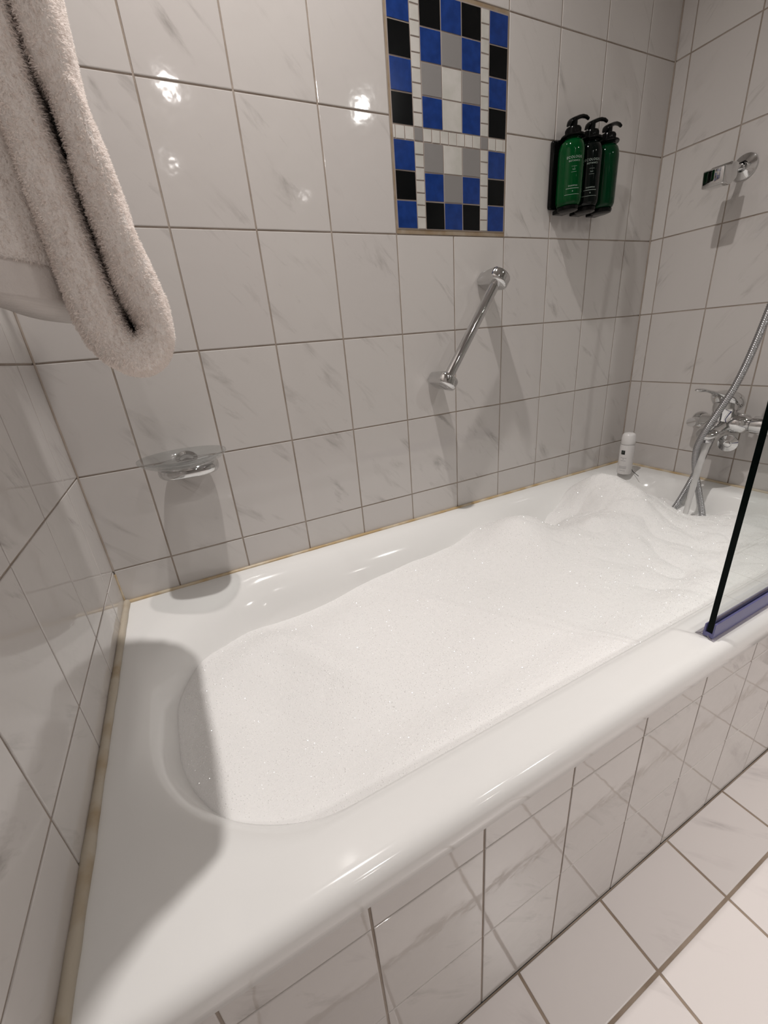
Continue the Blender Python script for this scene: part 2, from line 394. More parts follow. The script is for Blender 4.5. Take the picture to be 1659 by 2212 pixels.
rings = [rrect(0.004, W-0.004, YO+0.012, -0.004, 0.004, 0.004, RIM-0.045),
         rrect(0.004, W-0.004, YO+0.003, -0.004, 0.004, 0.004, RIM-0.0445),
         rrect(0.004, W-0.004, YO, -0.004, 0.004, 0.004, RIM-0.040),
         rrect(0.004, W-0.004, YO, -0.004, 0.004, 0.004, RIM-0.016),
         rrect(0.004, W-0.004, YO+0.0025, -0.004, 0.004, 0.004, RIM-0.009),
         rrect(0.004, W-0.004, YO+0.008, -0.004, 0.004, 0.004, RIM-0.003),
         rrect(0.004, W-0.004, YO+0.013, -0.004, 0.004, 0.004, RIM-0.0008),
         rrect(0.004, W-0.004, YO+0.018, -0.004, 0.004, 0.004, RIM),
         rrect(0.0045, W-0.0045, YO+0.022, -0.0045, 0.004, 0.004, RIM),
         rrect(0.012, W-0.012, YO+0.045, -0.012, 0.05, 0.05, RIM),
         rrect(0.030, W-0.045, YO+0.062, -0.028, 0.19, 0.10, RIM-0.0005),
         rrect(0.038, W-0.055, YO+0.070, -0.038, 0.20, 0.12, RIM-0.003),
         rrect(0.048, W-0.064, YO+0.079, -0.052, 0.225, 0.13, RIM-0.010),
         rrect(0.058, W-0.072, YO+0.083, -0.068, 0.240, 0.14, RIM-0.024),
         rrect(0.068, W-0.080, YO+0.0885, -0.083, 0.235, 0.15, RIM-0.045),
         rrect(0.080, W-0.088, YO+0.0945, -0.098, 0.235, 0.15, RIM-0.075),
         rrect(0.100, W-0.096, YO+0.106, -0.112, 0.235, 0.15, RIM-0.13),
         rrect(0.16, W-0.11, YO+0.130, -0.130, 0.215, 0.15, RIM-0.22),
         rrect(0.24, W-0.13, YO+0.150, -0.150, 0.18, 0.15, RIM-0.32),
         rrect(0.33, W-0.16, YO+0.19, -0.19, 0.15, 0.13, RIM-0.385),
         rrect(0.42, W-0.22, YO+0.25, -0.25, 0.10, 0.10, RIM-0.405)]
bm = bmesh.new(); loft(bm, rings, True, False)
bot = [v for v in bm.verts if abs(v.co.z - (RIM-0.405)) < 1e-5]
bm.verts.ensure_lookup_table()
nn = len(rings[0]); f = bm.faces.new(list(bm.verts)[-nn:])
bmesh.ops.recalc_face_normals(bm, faces=bm.faces)
obj('tub_shell', bm, M_enamel, tub, angle=60)

# sealant along the three walls
def seal(name, pts, r, m_, sq=1.0):
    bm = bmesh.new(); p = resample([Vector(q) for q in pts], 0.01)
    tube(bm, p, lambda s: r*(1 + 0.18*noise.noise(Vector((s*30, 1.3, 0.2)))), 10)
    return struct(obj(name, bm, m_))
seal('trim_1', [(0.006, -0.0030, RIM+0.001), (W-0.006, -0.0030, RIM+0.001)], 0.0042, M_seal)
seal('trim_2', [(0.0045, -0.004, RIM+0.002), (0.0045, -0.700, RIM+0.002)], 0.0065, M_sealL)
seal('trim_3', [(W-0.003, -0.004, RIM+0.001), (W-0.003, -0.700, RIM+0.001)], 0.0042, M_seal)
seal('trim_4', [(0.0012, -0.0012, RIM), (0.0012, -0.0012, ZG)], 0.0018, M_seal)
seal('trim_5', [(W-0.0008, -0.0008, RIM), (W-0.0008, -0.0008, CEIL)], 0.0021, M_grout)
seal('trim_6', [(0.0008, -0.0008, ZG), (0.0008, -0.0008, CEIL)], 0.0021, M_grout)

# ------------------------------------------------------------------ foam
def gauss(x, y, cx_, cy_, sx, sy, rot=0.0):
    dx, dy = x-cx_, y-cy_; c, s = math.cos(rot), math.sin(rot)
    a, b2 = (dx*c + dy*s)/sx, (-dx*s + dy*c)/sy
    return math.exp(-0.5*(a*a + b2*b2))
def smooth(t): t = max(0, min(1, t)); return t*t*(3-2*t)
def foam_h(x, y):
    h = 0.446
    h += 0.010*smooth((x-0.5)/0.5)
    h += 0.074*gauss(x, y, 0.925, -0.185, 0.070, 0.070, 0.2)
    h += 0.030*gauss(x, y, 1.12, -0.27, 0.12, 0.07)
    h += 0.108*gauss(x, y, 1.30, -0.155, 0.062, 0.075)
    h += 0.045*gauss(x, y, 1.26, -0.30, 0.10, 0.06)
    h += 0.035*gauss(x, y, 1.42, -0.50, 0.10, 0.10)
    h += 0.022*gauss(x, y, 1.10, -0.42, 0.2, 0.10)
    h -= 0.030*gauss(x, y, 1.46, -0.32, 0.045, 0.07)
    h -= 0.050*gauss(x, y, 1.065, -0.11, 0.045, 0.055)
    h += 0.014*smooth((-0.50-y)/0.08)*smooth((x-0.25)/0.15)
    # shallow hollows and folds at the near end
    h -= 0.018*gauss(x, y, 0.22, -0.40, 0.05, 0.10, 0.5)
    h += 0.016*gauss(x, y, 0.20, -0.24, 0.06, 0.04, 0.5)
    h += 0.015*gauss(x, y, 0.33, -0.32, 0.025, 0.12, 0.5)
    h += 0.011*gauss(x, y, 0.14, -0.42, 0.02, 0.08, 0.0)
    h -= 0.036*gauss(x, y, 0.33, -0.09, 0.13, 0.07)
    p = Vector((x, y, 0))
    h += 0.0045*noise.noise(p*9 + Vector((3, 1, 0)))
    k = 0.4 + 1.8*smooth((x-0.8)/0.5)
    h += 0.0016*k*noise.noise(p*24) + 0.0008*k*noise.noise(p*55) + 0.0006*noise.noise(p*140)
    bz = smooth((x-0.85)/0.25)   # billows with creases between them
    h += bz*(0.030*abs(noise.noise(p*5.5+Vector((0, 7, 0.3)))) + 0.016*abs(noise.noise(p*12+Vector((5, 2, 0.6)))) - 0.009) + 0.004*(1-bz)*abs(noise.noise(p*7))
    return h
import bisect
# foam boundary follows the tub wall at its own height
def inside_field(x, y, r):
    """signed inset measure for the rounded rectangle at height z"""
    x0, x1, y0, y1, rl, rr = r
    rad = rl if x < (x0+x1)/2 else rr
    cxx = min(max(x, x0+rad), x1-rad); cyy = min(max(y, y0+rad), y1-rad)
    if x < x0+rad or x > x1-rad:
        if y < y0+rad or y > y1-rad: return rad - math.hypot(x-cxx, y-cyy)
    return min(x-x0, x1-x, y-y0, y1-y)
params = [(0.030, W-0.045, YO+0.062, -0.028, 0.19, 0.10), (0.038, W-0.055, YO+0.070, -0.038, 0.20, 0.12), (0.048, W-0.064, YO+0.079, -0.052, 0.225, 0.13), (0.058, W-0.072, YO+0.083, -0.068, 0.240, 0.14),
          (0.068, W-0.080, YO+0.0885, -0.083, 0.235, 0.15), (0.080, W-0.088, YO+0.0945, -0.098, 0.235, 0.15), (0.100, W-0.096, YO+0.106, -0.112, 0.235, 0.15), (0.16, W-0.11, YO+0.130, -0.130, 0.215, 0.15)]
depths = [0.0005, 0.003, 0.010, 0.024, 0.045, 0.075, 0.13, 0.22]
def tub_param(z):
    d = min(max(RIM - z, depths[0]), depths[-1])
    for k in range(len(depths)-1):
        if d <= depths[k+1]:
            t = (d-depths[k])/(depths[k+1]-depths[k]); return [a+(b_-a)*t for a, b_ in zip(params[k], params[k+1])]
    return params[-1]
def ring_pts(pr, d, NC=36, NL=300, NS=70):
    x0, x1, y0, y1, rl, rr = pr; x0 += d; x1 -= d; y0 += d; y1 -= d
    rl = max(rl - d, 0.0); rr = max(rr - d, 0.0)
    hy = max((y1-y0)/2, 0.0); rl = min(rl, hy); rr = min(rr, hy)
    cs = ((x1-rr, y1-rr, rr, 0, NL), (x0+rl, y1-rl, rl, PI/2, NS), (x0+rl, y0+rl, rl, PI, NL), (x1-rr, y0+rr, rr, 1.5*PI, NS)); out = []
    for q, (a, b_, r, a0, ns) in enumerate(cs):
        for k in range(NC+1): out.append((a + r*math.cos(a0 + PI/2*k/NC), b_ + r*math.sin(a0 + PI/2*k/NC)))
        e = out[-1]; c2 = cs[(q+1) % 4]; st = (c2[0] + c2[2]*math.cos(c2[3]), c2[1] + c2[2]*math.sin(c2[3]))
        for k in range(1, ns): out.append((e[0]+(st[0]-e[0])*k/ns, e[1]+(st[1]-e[1])*k/ns))
    return out
bm = bmesh.new()
LEV = [0.40 + 0.005*k for k in range(24)]
def edge_ring(d):
    """every point of the ring sits on the tub wall at the local foam height"""
    base = ring_pts(tub_param(0.45), d); res = []
    cache = [ring_pts(tub_param(min(z, 0.508)), d) for z in LEV]
    for k, (x, y) in enumerate(base):
        for _ in range(4):
            h = min(max(foam_h(x, y), LEV[0]), LEV[-1]-1e-6); q = (h-LEV[0])/0.005; i = int(q); f = q-i
            a, b_ = cache[i][k], cache[i+1][k]; nx_, ny_ = a[0]+(b_[0]-a[0])*f, a[1]+(b_[1]-a[1])*f
            x, y = (x+nx_)/2, (y+ny_)/2
        res.append((nx_, ny_))
    return res
B0 = edge_ring(0.0); C0 = ring_pts(tub_param(0.45), 0.2535); ym = sum(y for x, y in C0)/len(C0)
TS = [-0.016, -0.006, 0.003, 0.010] 
while TS[-1] < 0.985: TS.append(TS[-1] + 0.0095)
TS.append(1.0)
rr_ = []
for t in TS:
    r_ = []
    for (x, y), (x2, y2) in zip(B0, C0):
        x_, y_ = x + (x2-x)*t, y + (ym-y)*t
        r_.append(Vector((x_, y_, foam_h(x_, y_) - 0.004*smooth((0.008-t)/0.024))))
    rr_.append(r_)
loft(bm, rr_, True, False)
bmesh.ops.remove_doubles(bm, verts=[v for v in bm.verts if abs(v.co.y-ym) < 1e-6], dist=0.0003)
bmesh.ops.recalc_face_normals(bm, faces=bm.faces)
foam = obj('bath_foam', bm, M_foam, smooth=True, angle=180)
tag(foam, 'thick white bubble bath foam covering the water in the bathtub', 'foam')
foam['kind'] = 'stuff'
# little bubbles resting on the foam, part of it
random.seed(3)
def foam_surface_point():
    while True:
        x, y = random.uniform(0.06, 1.52), random.uniform(-0.62, -0.06)
        h = foam_h(x, y)
        if inside_field(x, y, tub_param(min(h, 0.505))) > 0.008: return x, y, h
_t = bmesh.new(); bmesh.ops.create_icosphere(_t, subdivisions=1, radius=1.0)
IV = [v.co.copy() for v in _t.verts]; IF = [tuple(v.index for v in f.verts) for f in _t.faces]; _t.free()
cl = [foam_surface_point() for k in range(90)]
bv, bf = [], []
from mathutils import Euler
for k in range(28000):
    if random.random() < 0.3:
        c = random.choice(cl); x = c[0]+random.gauss(0, 0.03); y = c[1]+random.gauss(0, 0.03); h = foam_h(x, y)
        if inside_field(x, y, tub_param(min(h, 0.505))) < 0.008: continue
    else: x, y, h = foam_surface_point()
    r = random.choice((0.0004, 0.0006, 0.0007, 0.0009))
    if random.random() < 0.012: r = 0.0014
    m3 = Euler((random.uniform(0, 6.3), random.uniform(0, 6.3), random.uniform(0, 6.3))).to_matrix()
    b0 = len(bv); c = Vector((x, y, h + r*0.1))
    bv += [c + m3 @ (v*r) for v in IV]; bf += [tuple(b0+i for i in f) for f in IF]
M_bubble = simple('bubble', (0.92, 0.91, 0.90), 0.16, spec=1.0, ior=2.0)
bme = bpy.data.meshes.new('bubble'); bme.from_pydata([tuple(v) for v in bv], [], bf); bme.materials.append(M_bubble)
bb = bpy.data.objects.new('bubble', bme); COL.objects.link(bb); bb.parent = foam; bb['kind'] = 'stuff'

# ------------------------------------------------------------------ glass screen
scr = thing('shower_screen', 'clear glass bath screen standing on the front rim near the tap end', 'shower screen', (0.853, -0.677, RIM))
bm = bmesh.new(); gx0, gx1, gy0, gy1, gz0, gz1 = 0.853, W-0.02, -0.681, -0.673, 0.526, 1.95
vs = [bm.verts.new(p) for p in ((gx0, gy0, gz0), (gx1, gy0, gz0), (gx1, gy0, gz1), (gx0, gy0, gz1), (gx0, gy1, gz0), (gx1, gy1, gz0), (gx1, gy1, gz1), (gx0, gy1, gz1))]
for idx, mi in (((0, 1, 2, 3), 0), ((7, 6, 5, 4), 0), ((0, 3, 7, 4), 1), ((1, 5, 6, 2), 1), ((3, 2, 6, 7), 1), ((0, 4, 5, 1), 1)):
    bm.faces.new([vs[k] for k in idx]).material_index = mi
obj('glass_pane', bm, [M_glass, M_edge], scr, smooth=False)
# extruded seal under the pane: channel plus two lips
bm = bmesh.new()
prof = [(-0.6840, 0.5190), (-0.6842, 0.545), (-0.6820, 0.546), (-0.6818, 0.526), (-0.6722, 0.526), (-0.6720, 0.541), (-0.6700, 0.540), (-0.6695, 0.5190)]
solid_from_outline(bm, [Vector((gx0-0.002, y, z)) for y, z in prof], Vector((gx1-gx0, 0, 0)))
ss = obj('bottom_seal', bm, M_strip, scr, smooth=False); ss['label'] = 'blue tinted plastic seal along the bottom of the glass'
bm = bmesh.new()
lip1 = [(-0.6700, 0.5225), (-0.667, 0.5225), (-0.664, 0.5205), (-0.6605, 0.5176), (-0.6605, 0.5166), (-0.664, 0.5190), (-0.667, 0.5208), (-0.670, 0.5212)]
solid_from_outline(bm, [Vector((gx0-0.004, y, z)) for y, z in lip1], Vector((gx1-gx0, 0, 0)))
lip2 = [(-0.6770, 0.5220), (-0.6775, 0.519), (-0.681, 0.5165), (-0.687, 0.5160), (-0.6872, 0.5170), (-0.681, 0.5176), (-0.679, 0.520), (-0.6785, 0.5220)]
solid_from_outline(bm, [Vector((gx0-0.004, y, z)) for y, z in lip2], Vector((gx1-gx0, 0, 0)))
obj('seal_lip', bm, M_clear, scr, smooth=False)
bm = bmesh.new(); box(bm, (gx1-0.004, -0.690, 0.53), (W-0.0005, -0.664, 1.95), 0.003)
obj('wall_profile', bm, M_chromeb, scr)

# ------------------------------------------------------------------ grab bar
top = Vector((0.957, -0.056, 1.104)); lowp = Vector((0.802, -0.056, 0.886))
gb = thing('grab_bar', 'short slanted chrome grab bar on the back wall below the mosaic', 'grab bar', (0.88, 0, 0.995))
u = (top-lowp).normalized(); wv = Vector((0, -1, 0)).cross(u).normalized()
bm = bmesh.new(); tube(bm, resample([lowp - u*0.004, top + u*0.004], 0.01) + [top + u*0.004], 0.0122, 28)
obj('bar', bm, M_chrome, gb)
for nm, c in (('top', top), ('low', lowp)):
    bm = bmesh.new()
    cw = Vector((c.x, 0, c.z)); wd = 0.0275; L = 0.060
    pts = []
    pts.append(cw + wv*(wd*0.80) + Vector((0, -0.0005, 0)))
    for k in range(15):
        a = PI*k/14; pts.append(cw + wv*(wd*math.cos(a)) + Vector((0, -(L + 0.022*math.sin(a)), 0)))
    pts.append(cw - wv*(wd*0.80) + Vector((0, -0.0005, 0)))
    solid_from_outline(bm, [p - u*0.0150 for p in pts], u*0.030, 0.009, 5)
    o = obj('mount', bm, M_chrome, gb, angle=50)
    bm = bmesh.new(); dsgn = -1 if nm == 'low' else 1
    lathe(bm, [(0.0135, 0), (0.0135, 0.0008), (0.0125, 0.0012), (0.0, 0.0012)], c + u*(0.0148*dsgn), u*dsgn, 30)
    obj('screw_cap', bm, M_chromeb, o)

# ------------------------------------------------------------------ soap dish
sd = thing('soap_dish', 'oval clear glass soap dish on a chrome wall holder, at left', 'soap dish', (0.190, 0, 0.79))
bm = bmesh.new()
cz = 0.779
prof = [(0.80, 0.0), (0.93, 0.002), (0.985, 0.006), (1.0, 0.011), (0.985, 0.017), (0.93, 0.021), (0.86, 0.0225)]
def sup(a, e): return math.copysign(abs(a)**e, a)
loft(bm, [[Vector((0.192 + 0.0555*s_*sup(math.cos(2*PI*k/72), 0.72), -0.0528 + 0.0520*s_*sup(math.sin(2*PI*k/72), 0.72 if math.sin(2*PI*k/72) < 0 else 0.45), cz + z_)) for k in range(72)] for s_, z_ in prof])
bmesh.ops.recalc_face_normals(bm, faces=bm.faces)
h_ = obj('holder_ring', bm, M_chrome, sd, angle=60)
bm = bmesh.new(); lathe(bm, [(0.024, 0), (0.024, 0.004), (0.019, 0.008), (0.015, 0.03)], (0.192, -0.0005, cz+0.011), (0, -1, 0), 32)
obj('wall_mount', bm, M_chrome, sd)
# glass dish: shell with rings
bm = bmesh.new()
A_, B_ = 0.0775, 0.064
def ring(s, z): return [Vector((0.187 + A_*s*math.cos(2*PI*k/96), -0.083 + B_*s*math.sin(2*PI*k/96), z)) for k in range(96)]
zb = cz + 0.0232
pr_ = [(0.05, zb+0.004), (0.2, zb+0.0045), (0.24, zb+0.006), (0.28, zb+0.0045), (0.38, zb+0.005), (0.42, zb+0.0068), (0.46, zb+0.0055), (0.56, zb+0.0062), (0.60, zb+0.0085), (0.64, zb+0.007), (0.74, zb+0.009), (0.84, zb+0.0125), (0.93, zb+0.0175), (0.985, zb+0.021), (1.0, zb+0.0205),
       (1.005, zb+0.018), (0.96, zb+0.0135), (0.88, zb+0.0085), (0.76, zb+0.004), (0.62, zb+0.0012), (0.5, zb+0.0002), (0.05, zb+0.0002)]
loft(bm, [ring(s, z) for s, z in pr_], True, True)
bmesh.ops.recalc_face_normals(bm, faces=bm.faces)
gd = obj('glass_bowl', bm, M_dish, sd, angle=80)

# ------------------------------------------------------------------ writing helper
FONT = None
def text_mesh(txt, size, m_, name='lettering', spacing=1.0):
    c = bpy.data.curves.new(name, 'FONT'); c.body = txt; c.size = size; c.align_x = 'CENTER'; c.align_y = 'CENTER'; c.space_character = spacing
    t = bpy.data.objects.new(name, c); COL.objects.link(t)
    dg = bpy.context.evaluated_depsgraph_get(); me = bpy.data.meshes.new_from_object(t.evaluated_get(dg))
    bpy.data.objects.remove(t); return me
def wrap(me, centre, rad, ang, z):
    """put flat lettering (x right, y up) round an upright cylinder; ang = direction its middle faces"""
    for v in me.vertices:
        a = ang + v.co.x / rad
        v.co = Vector((centre[0] + rad*math.cos(a), centre[1] + rad*math.sin(a), z + v.co.y))
def printed(parent, items, centre, rad, ang, m_, name='lettering'):
    bm = bmesh.new()
    for it in items:
        if it[0] == 't':
            me = text_mesh(it[1], it[2], m_, spacing=1.15); wrap(me, centre, rad, ang, it[3]); bm.from_mesh(me); bpy.data.meshes.remove(me)
        else:   # line: ('l', half width, z, thickness)
            _, hw, z, th = it; n_ = 12
            vs = [(bm.verts.new((centre[0]+rad*math.cos(ang+(-hw+2*hw*k/n_)/rad), centre[1]+rad*math.sin(ang+(-hw+2*hw*k/n_)/rad), z-th)),
                   bm.verts.new((centre[0]+rad*math.cos(ang+(-hw+2*hw*k/n_)/rad), centre[1]+rad*math.sin(ang+(-hw+2*hw*k/n_)/rad), z+th))) for k in range(n_+1)]
            for a, b_ in zip(vs, vs[1:]): bm.faces.new((a[0], b_[0], b_[1], a[1]))
    return obj(name, bm, m_, parent, smooth=False)

# ------------------------------------------------------------------ bottles and bracket
YB = -0.040
BX = (1.190, 1.251, 1.312)
ang = math.radians(-90 - 32)
bk = thing('bottle_bracket', 'black plastic wall bracket that holds the three pump bottles', 'bracket', (1.25, 0, 1.26))
bm = bmesh.new(); box(bm, (1.158, -0.013, 1.262), (1.346, -0.0003, 1.402), 0.006, 3)
obj('back_plate', bm, M_black, bk)
for x in BX:
    bm = bmesh.new(); lathe(bm, [(0.017, 0), (0.024, 0.002), (0.0255, 0.006), (0.0255, 0.0095)], (x, YB, 1.2495), (0, 0, 1), 36)
    box(bm, (x-0.018, YB, 1.2500), (x+0.018, -0.008, 1.2590), 0.002)
    obj('cup', bm, M_black, bk)
    bm = bmesh.new()
    lathe(bm, [(0.0185, 0), (0.026, 0.0), (0.027, 0.002), (0.026, 0.004), (0.0185, 0.004), (0.0185, 0.0)], (x, YB, 1.3965), (0, 0, 1), 36, caps=False)
    box(bm, (x-0.017, YB+0.016, 1.3965), (x+0.017, -0.009, 1.4005), 0.001)
    obj('neck_ring', bm, M_black, bk)
for x, mm_, lab in zip(BX, (M_green1, M_green2, M_green3), ('bright green pump bottle with black pump, leftmost of three on the bracket', 'nearly black pump bottle with white print, between the two green ones', 'dark green pump bottle nearest the corner, without visible print')):
    t = thing('pump_bottle', lab, 'bottle', (x, YB, 1.2595), 'pump bottles on the wall bracket')
    rb = 0.0292
    bm = bmesh.new()
    pf = [(0.012, 0.0), (0.022, 0.0), (0.0265, 0.003), (rb, 0.010), (rb+0.0003, 0.02), (rb+0.0003, 0.108), (rb-0.001, 0.118), (0.0255, 0.126), (0.020, 0.132), (0.0155, 0.135), (0.0155, 0.1365)]
    lathe(bm, pf, (x, YB, 1.2595), (0, 0, 1), 56)
    obj('bottle_body', bm, mm_, t, angle=60)
    bm = bmesh.new()
    z0 = 1.2595
    lathe(bm, [(0.0165, 0.1365), (0.0172, 0.1385), (0.0172, 0.154), (0.0160, 0.156), (0.0085, 0.156), (0.0085, 0.168), (0.0085, 0.169)], (x, YB, z0), (0, 0, 1), 36)
    for k in range(30):
        a = 2*PI*k/30; lathe(bm, [(0.0006, 0), (0.0006, 0.014)], (x+0.0173*math.cos(a), YB+0.0173*math.sin(a), z0+0.139), (0, 0, 1), 5)
    pump = obj('pump_collar', bm, M_black, t, angle=50)
    # nozzle: head plus curved spout towards the room
    bm = bmesh.new()
    dv = Vector({0: (1, -0.08, 0), 1: (0.97, -0.15, 0), 2: (0.98, 0.02, 0)}[BX.index(x)]).normalized()
    side = Vector((0, 0, 1)).cross(dv)
    c0 = Vector((x, YB, z0+0.1675))
    path = [(-0.014, -0.006, 0.0075, 0.0035), (-0.011, 0.000, 0.0100, 0.0050), (0.0, 0.004, 0.0100, 0.0055), (0.012, 0.009, 0.0078, 0.0045), (0.024, 0.0125, 0.0058, 0.0038), (0.036, 0.0125, 0.0048, 0.0034), (0.044, 0.0095, 0.0040, 0.0030)]
    rr_ = []
    for s, zz, hw, hh in path:
        rr_.append([c0 + dv*s + Vector((0, 0, zz)) + side*(hw*math.cos(2*PI*k/16)) + Vector((0, 0, hh*math.sin(2*PI*k/16))) for k in range(16)])
    loft(bm, rr_); bmesh.ops.recalc_face_normals(bm, faces=bm.faces)
    obj('pump_nozzle', bm, M_black, t, angle=60)
    if x < 1.3:
        pr_r = rb + 0.0006
        its = [('t', 'ECOLOGIS', 0.0068, 1.352), ('t', 'BOTANICS', 0.0048, 1.345), ('l', 0.006, 1.3345, 0.00018), ('t', 'hair', 0.0040, 1.3285), ('l', 0.006, 1.3235, 0.00018),
               ('t', 'SHAMPOO', 0.0042, 1.2965), ('l', 0.0155, 1.2915, 0.0004), ('t', 'e', 0.0060, 1.2862), ('l', 0.018, 1.2795, 0.00028)]
        for sel, nm in ((its[:2], 'brand_lettering'), (its[2:5], 'type_lettering'), (its[5:], 'product_lettering')):
            printed(t, sel, (x, YB), pr_r, ang, M_inkw, nm)

# ------------------------------------------------------------------ spray can on the rim corner
CX, CY = 1.484, -0.094
can = thing('spray_can', 'small white spray can standing on the tub rim in the corner', 'can', (CX, CY, RIM))
bm = bmesh.new(); lathe(bm, [(0.017, 0), (0.0205, 0.0005), (0.0215, 0.003), (0.0215, 0.094), (0.0208, 0.097), (0.0208, 0.0985)], (CX, CY, RIM+0.0002), (0, 0, 1), 44)
obj('can_body', bm, M_can, can, angle=50)
bm = bmesh.new(); lathe(bm, [(0.0205, 0.0995), (0.0209, 0.1005), (0.0205, 0.118), (0.0190, 0.128), (0.0165, 0.1330), (0.0120, 0.1355), (0.004, 0.1362)], (CX, CY, RIM+0.0002), (0, 0, 1), 44)
obj('cap', bm, M_can, can, angle=60)
ca = math.atan2(-0.83, -1.29) - 0.50
z0 = RIM
o = printed(can, [('l', 0.0062, z0+0.0745, 0.0068)], (CX, CY), 0.0218, ca, M_inkblack, 'logo'); o['label'] = 'black square logo'
sq = o
o = printed(sq, [('t', 'R I T', 0.0036, z0+0.0785), ('t', 'U A L', 0.0036, z0+0.0745), ('t', 'S      ', 0.0036, z0+0.0705)], (CX, CY), 0.0220, ca, M_inkw, 'lettering')
printed(can, [('l', 0.009, z0+0.0565, 0.0005), ('l', 0.0016, z0+0.0525, 0.0010), ('l', 0.008, z0+0.0470, 0.0005), ('l', 0.012, z0+0.028, 0.0004), ('l', 0.012, z0+0.0245, 0.0004), ('l', 0.012, z0+0.021, 0.0004), ('l', 0.009, z0+0.0135, 0.0004)], (CX, CY), 0.0218, ca+0.15, M_inkgrey, 'small_print')
bm = bmesh.new()
tube(bm, catmull([(1.5235, -0.092, 0.5235), (1.512, -0.106, 0.5185), (1.502, -0.122, 0.5165), (1.488, -0.142, 0.5155)], 8), 0.0009, 8)  # thin dark line along the rim beside the can
tag(obj('rim_streak', bm, M_inkblack), 'thin dark strand lying on the tub rim beside the white can', 'streak')

# ------------------------------------------------------------------ mixer tap
MY = -0.330
tap = thing('mixer_tap', 'chrome single lever bath mixer tap on the right wall, water running', 'tap', (1.593, MY, 0.705))
for yy in (-0.238, -0.405):
    bm = bmesh.new(); lathe(bm, [(0.025, 0), (0.025, 0.003), (0.020, 0.010), (0.013, 0.014), (0.013, 0.05)], (W-0.0005, yy, 0.694), (-1, 0, 0), 36)
    obj('wall_flange', bm, M_chrome, tap, angle=50)
XB = 1.530
bm = bmesh.new()   # horizontal body
lathe(bm, [(0.008, 0), (0.014, 0.002), (0.0165, 0.006), (0.0170, 0.030), (0.0195, 0.034), (0.0195, 0.044), (0.0245, 0.050), (0.0285, 0.078), (0.0245, 0.110), (0.0170, 0.116), (0.0170, 0.121), (0.0225, 0.126), (0.0230, 0.222), (0.019, 0.227), (0.012, 0.228)], (XB, -0.268, 0.708), (0, -1, 0), 44)
obj('body', bm, M_chrome, tap, angle=45)
bm = bmesh.new()   # cartridge housing
lathe(bm, [(0.027, -0.01), (0.0285, 0.012), (0.0270, 0.026), (0.0292, 0.032), (0.0292, 0.040), (0.0275, 0.055)], (XB-0.006, MY+0.003, 0.712), (-0.12, 0, 1), 44)
obj('cartridge_housing', bm, M_chrome, tap, angle=45)
# lever: domed cap with blade towards the room
bm = bmesh.new()
rr_ = []
lp = [(0.036, 0.754, 0.016, 0.016), (0.032, 0.756, 0.028, 0.024), (0.014, 0.760, 0.0355, 0.030), (-0.010, 0.768, 0.0345, 0.0270), (-0.032, 0.780, 0.0260, 0.0155), (-0.050, 0.789, 0.0130, 0.0050), (-0.075, 0.797, 0.0088, 0.0036), (-0.098, 0.803, 0.0080, 0.0036), (-0.115, 0.806, 0.0100, 0.0048), (-0.127, 0.807, 0.0088, 0.0044), (-0.133, 0.807, 0.004, 0.002)]
for s, z, hw, hh in lp:
    rr_.append([Vector((XB - 0.006 + s, MY + 0.003 + 0.10*max(0, -s) + hw*math.cos(2*PI*k/28), z + hh*math.sin(2*PI*k/28))) for k in range(28)])
loft(bm, rr_); bmesh.ops.recalc_face_normals(bm, faces=bm.faces)
sub = obj('lever', bm, M_chrome, tap, angle=60); sm = sub.modifiers.new('sub', 'SUBSURF'); sm.levels = 1; sm.render_levels = 2
# spout
bm = bmesh.new(); rr_ = []
sp_ = [(0.0, 0.704, 0.033, 0.024), (-0.020, 0.700, 0.032, 0.022), (-0.038, 0.695, 0.0305, 0.0205), (-0.055, 0.690, 0.0290, 0.0190), (-0.070, 0.685, 0.0265, 0.0165), (-0.082, 0.681, 0.0180, 0.012), (-0.087, 0.680, 0.010, 0.006)]
for s, z, hw, hh in sp_:
    rr_.append([Vector((XB + s, MY + 0.007 + hw*math.cos(2*PI*k/28), z + hh*math.sin(2*PI*k/28))) for k in range(28)])
loft(bm, rr_); bmesh.ops.recalc_face_normals(bm, faces=bm.faces)
sub = obj('spout', bm, M_chrome, tap, angle=60); sm = sub.modifiers.new('sub', 'SUBSURF'); sm.levels = 1; sm.render_levels = 2
AX, AZ = XB-0.058, 0.6735
bm = bmesh.new(); lathe(bm, [(0.0125, 0), (0.0132, 0.001), (0.0132, 0.010), (0.0120, 0.011)], (AX, MY+0.007, AZ), (0.25, 0, -1), 32)
obj('aerator', bm, M_chromeb, tap)
# diverter knob, facing the room
bm = bmesh.new()
kd = Vector((-1, -0.25, -0.1)).normalized()
lathe(bm, [(0.008, -0.03), (0.008, 0.0), (0.0225, 0.001), (0.0235, 0.004), (0.0225, 0.006), (0.0095, 0.010), (0.0085, 0.0085), (0.0070, 0.0085), (0.0065, 0.013), (0.003, 0.014)], (XB-0.010, MY-0.022, 0.655), kd, 44)
obj('diverter_knob', bm, M_chrome, tap, angle=30)
bm = bmesh.new(); lathe(bm, [(0.010, 0), (0.0110, 0.001), (0.0110, 0.020), (0.009, 0.024)], (XB+0.005, -0.305, 0.694), (0, 0, -1), 6)
obj('hose_outlet', bm, M_chrome, tap, angle=30)
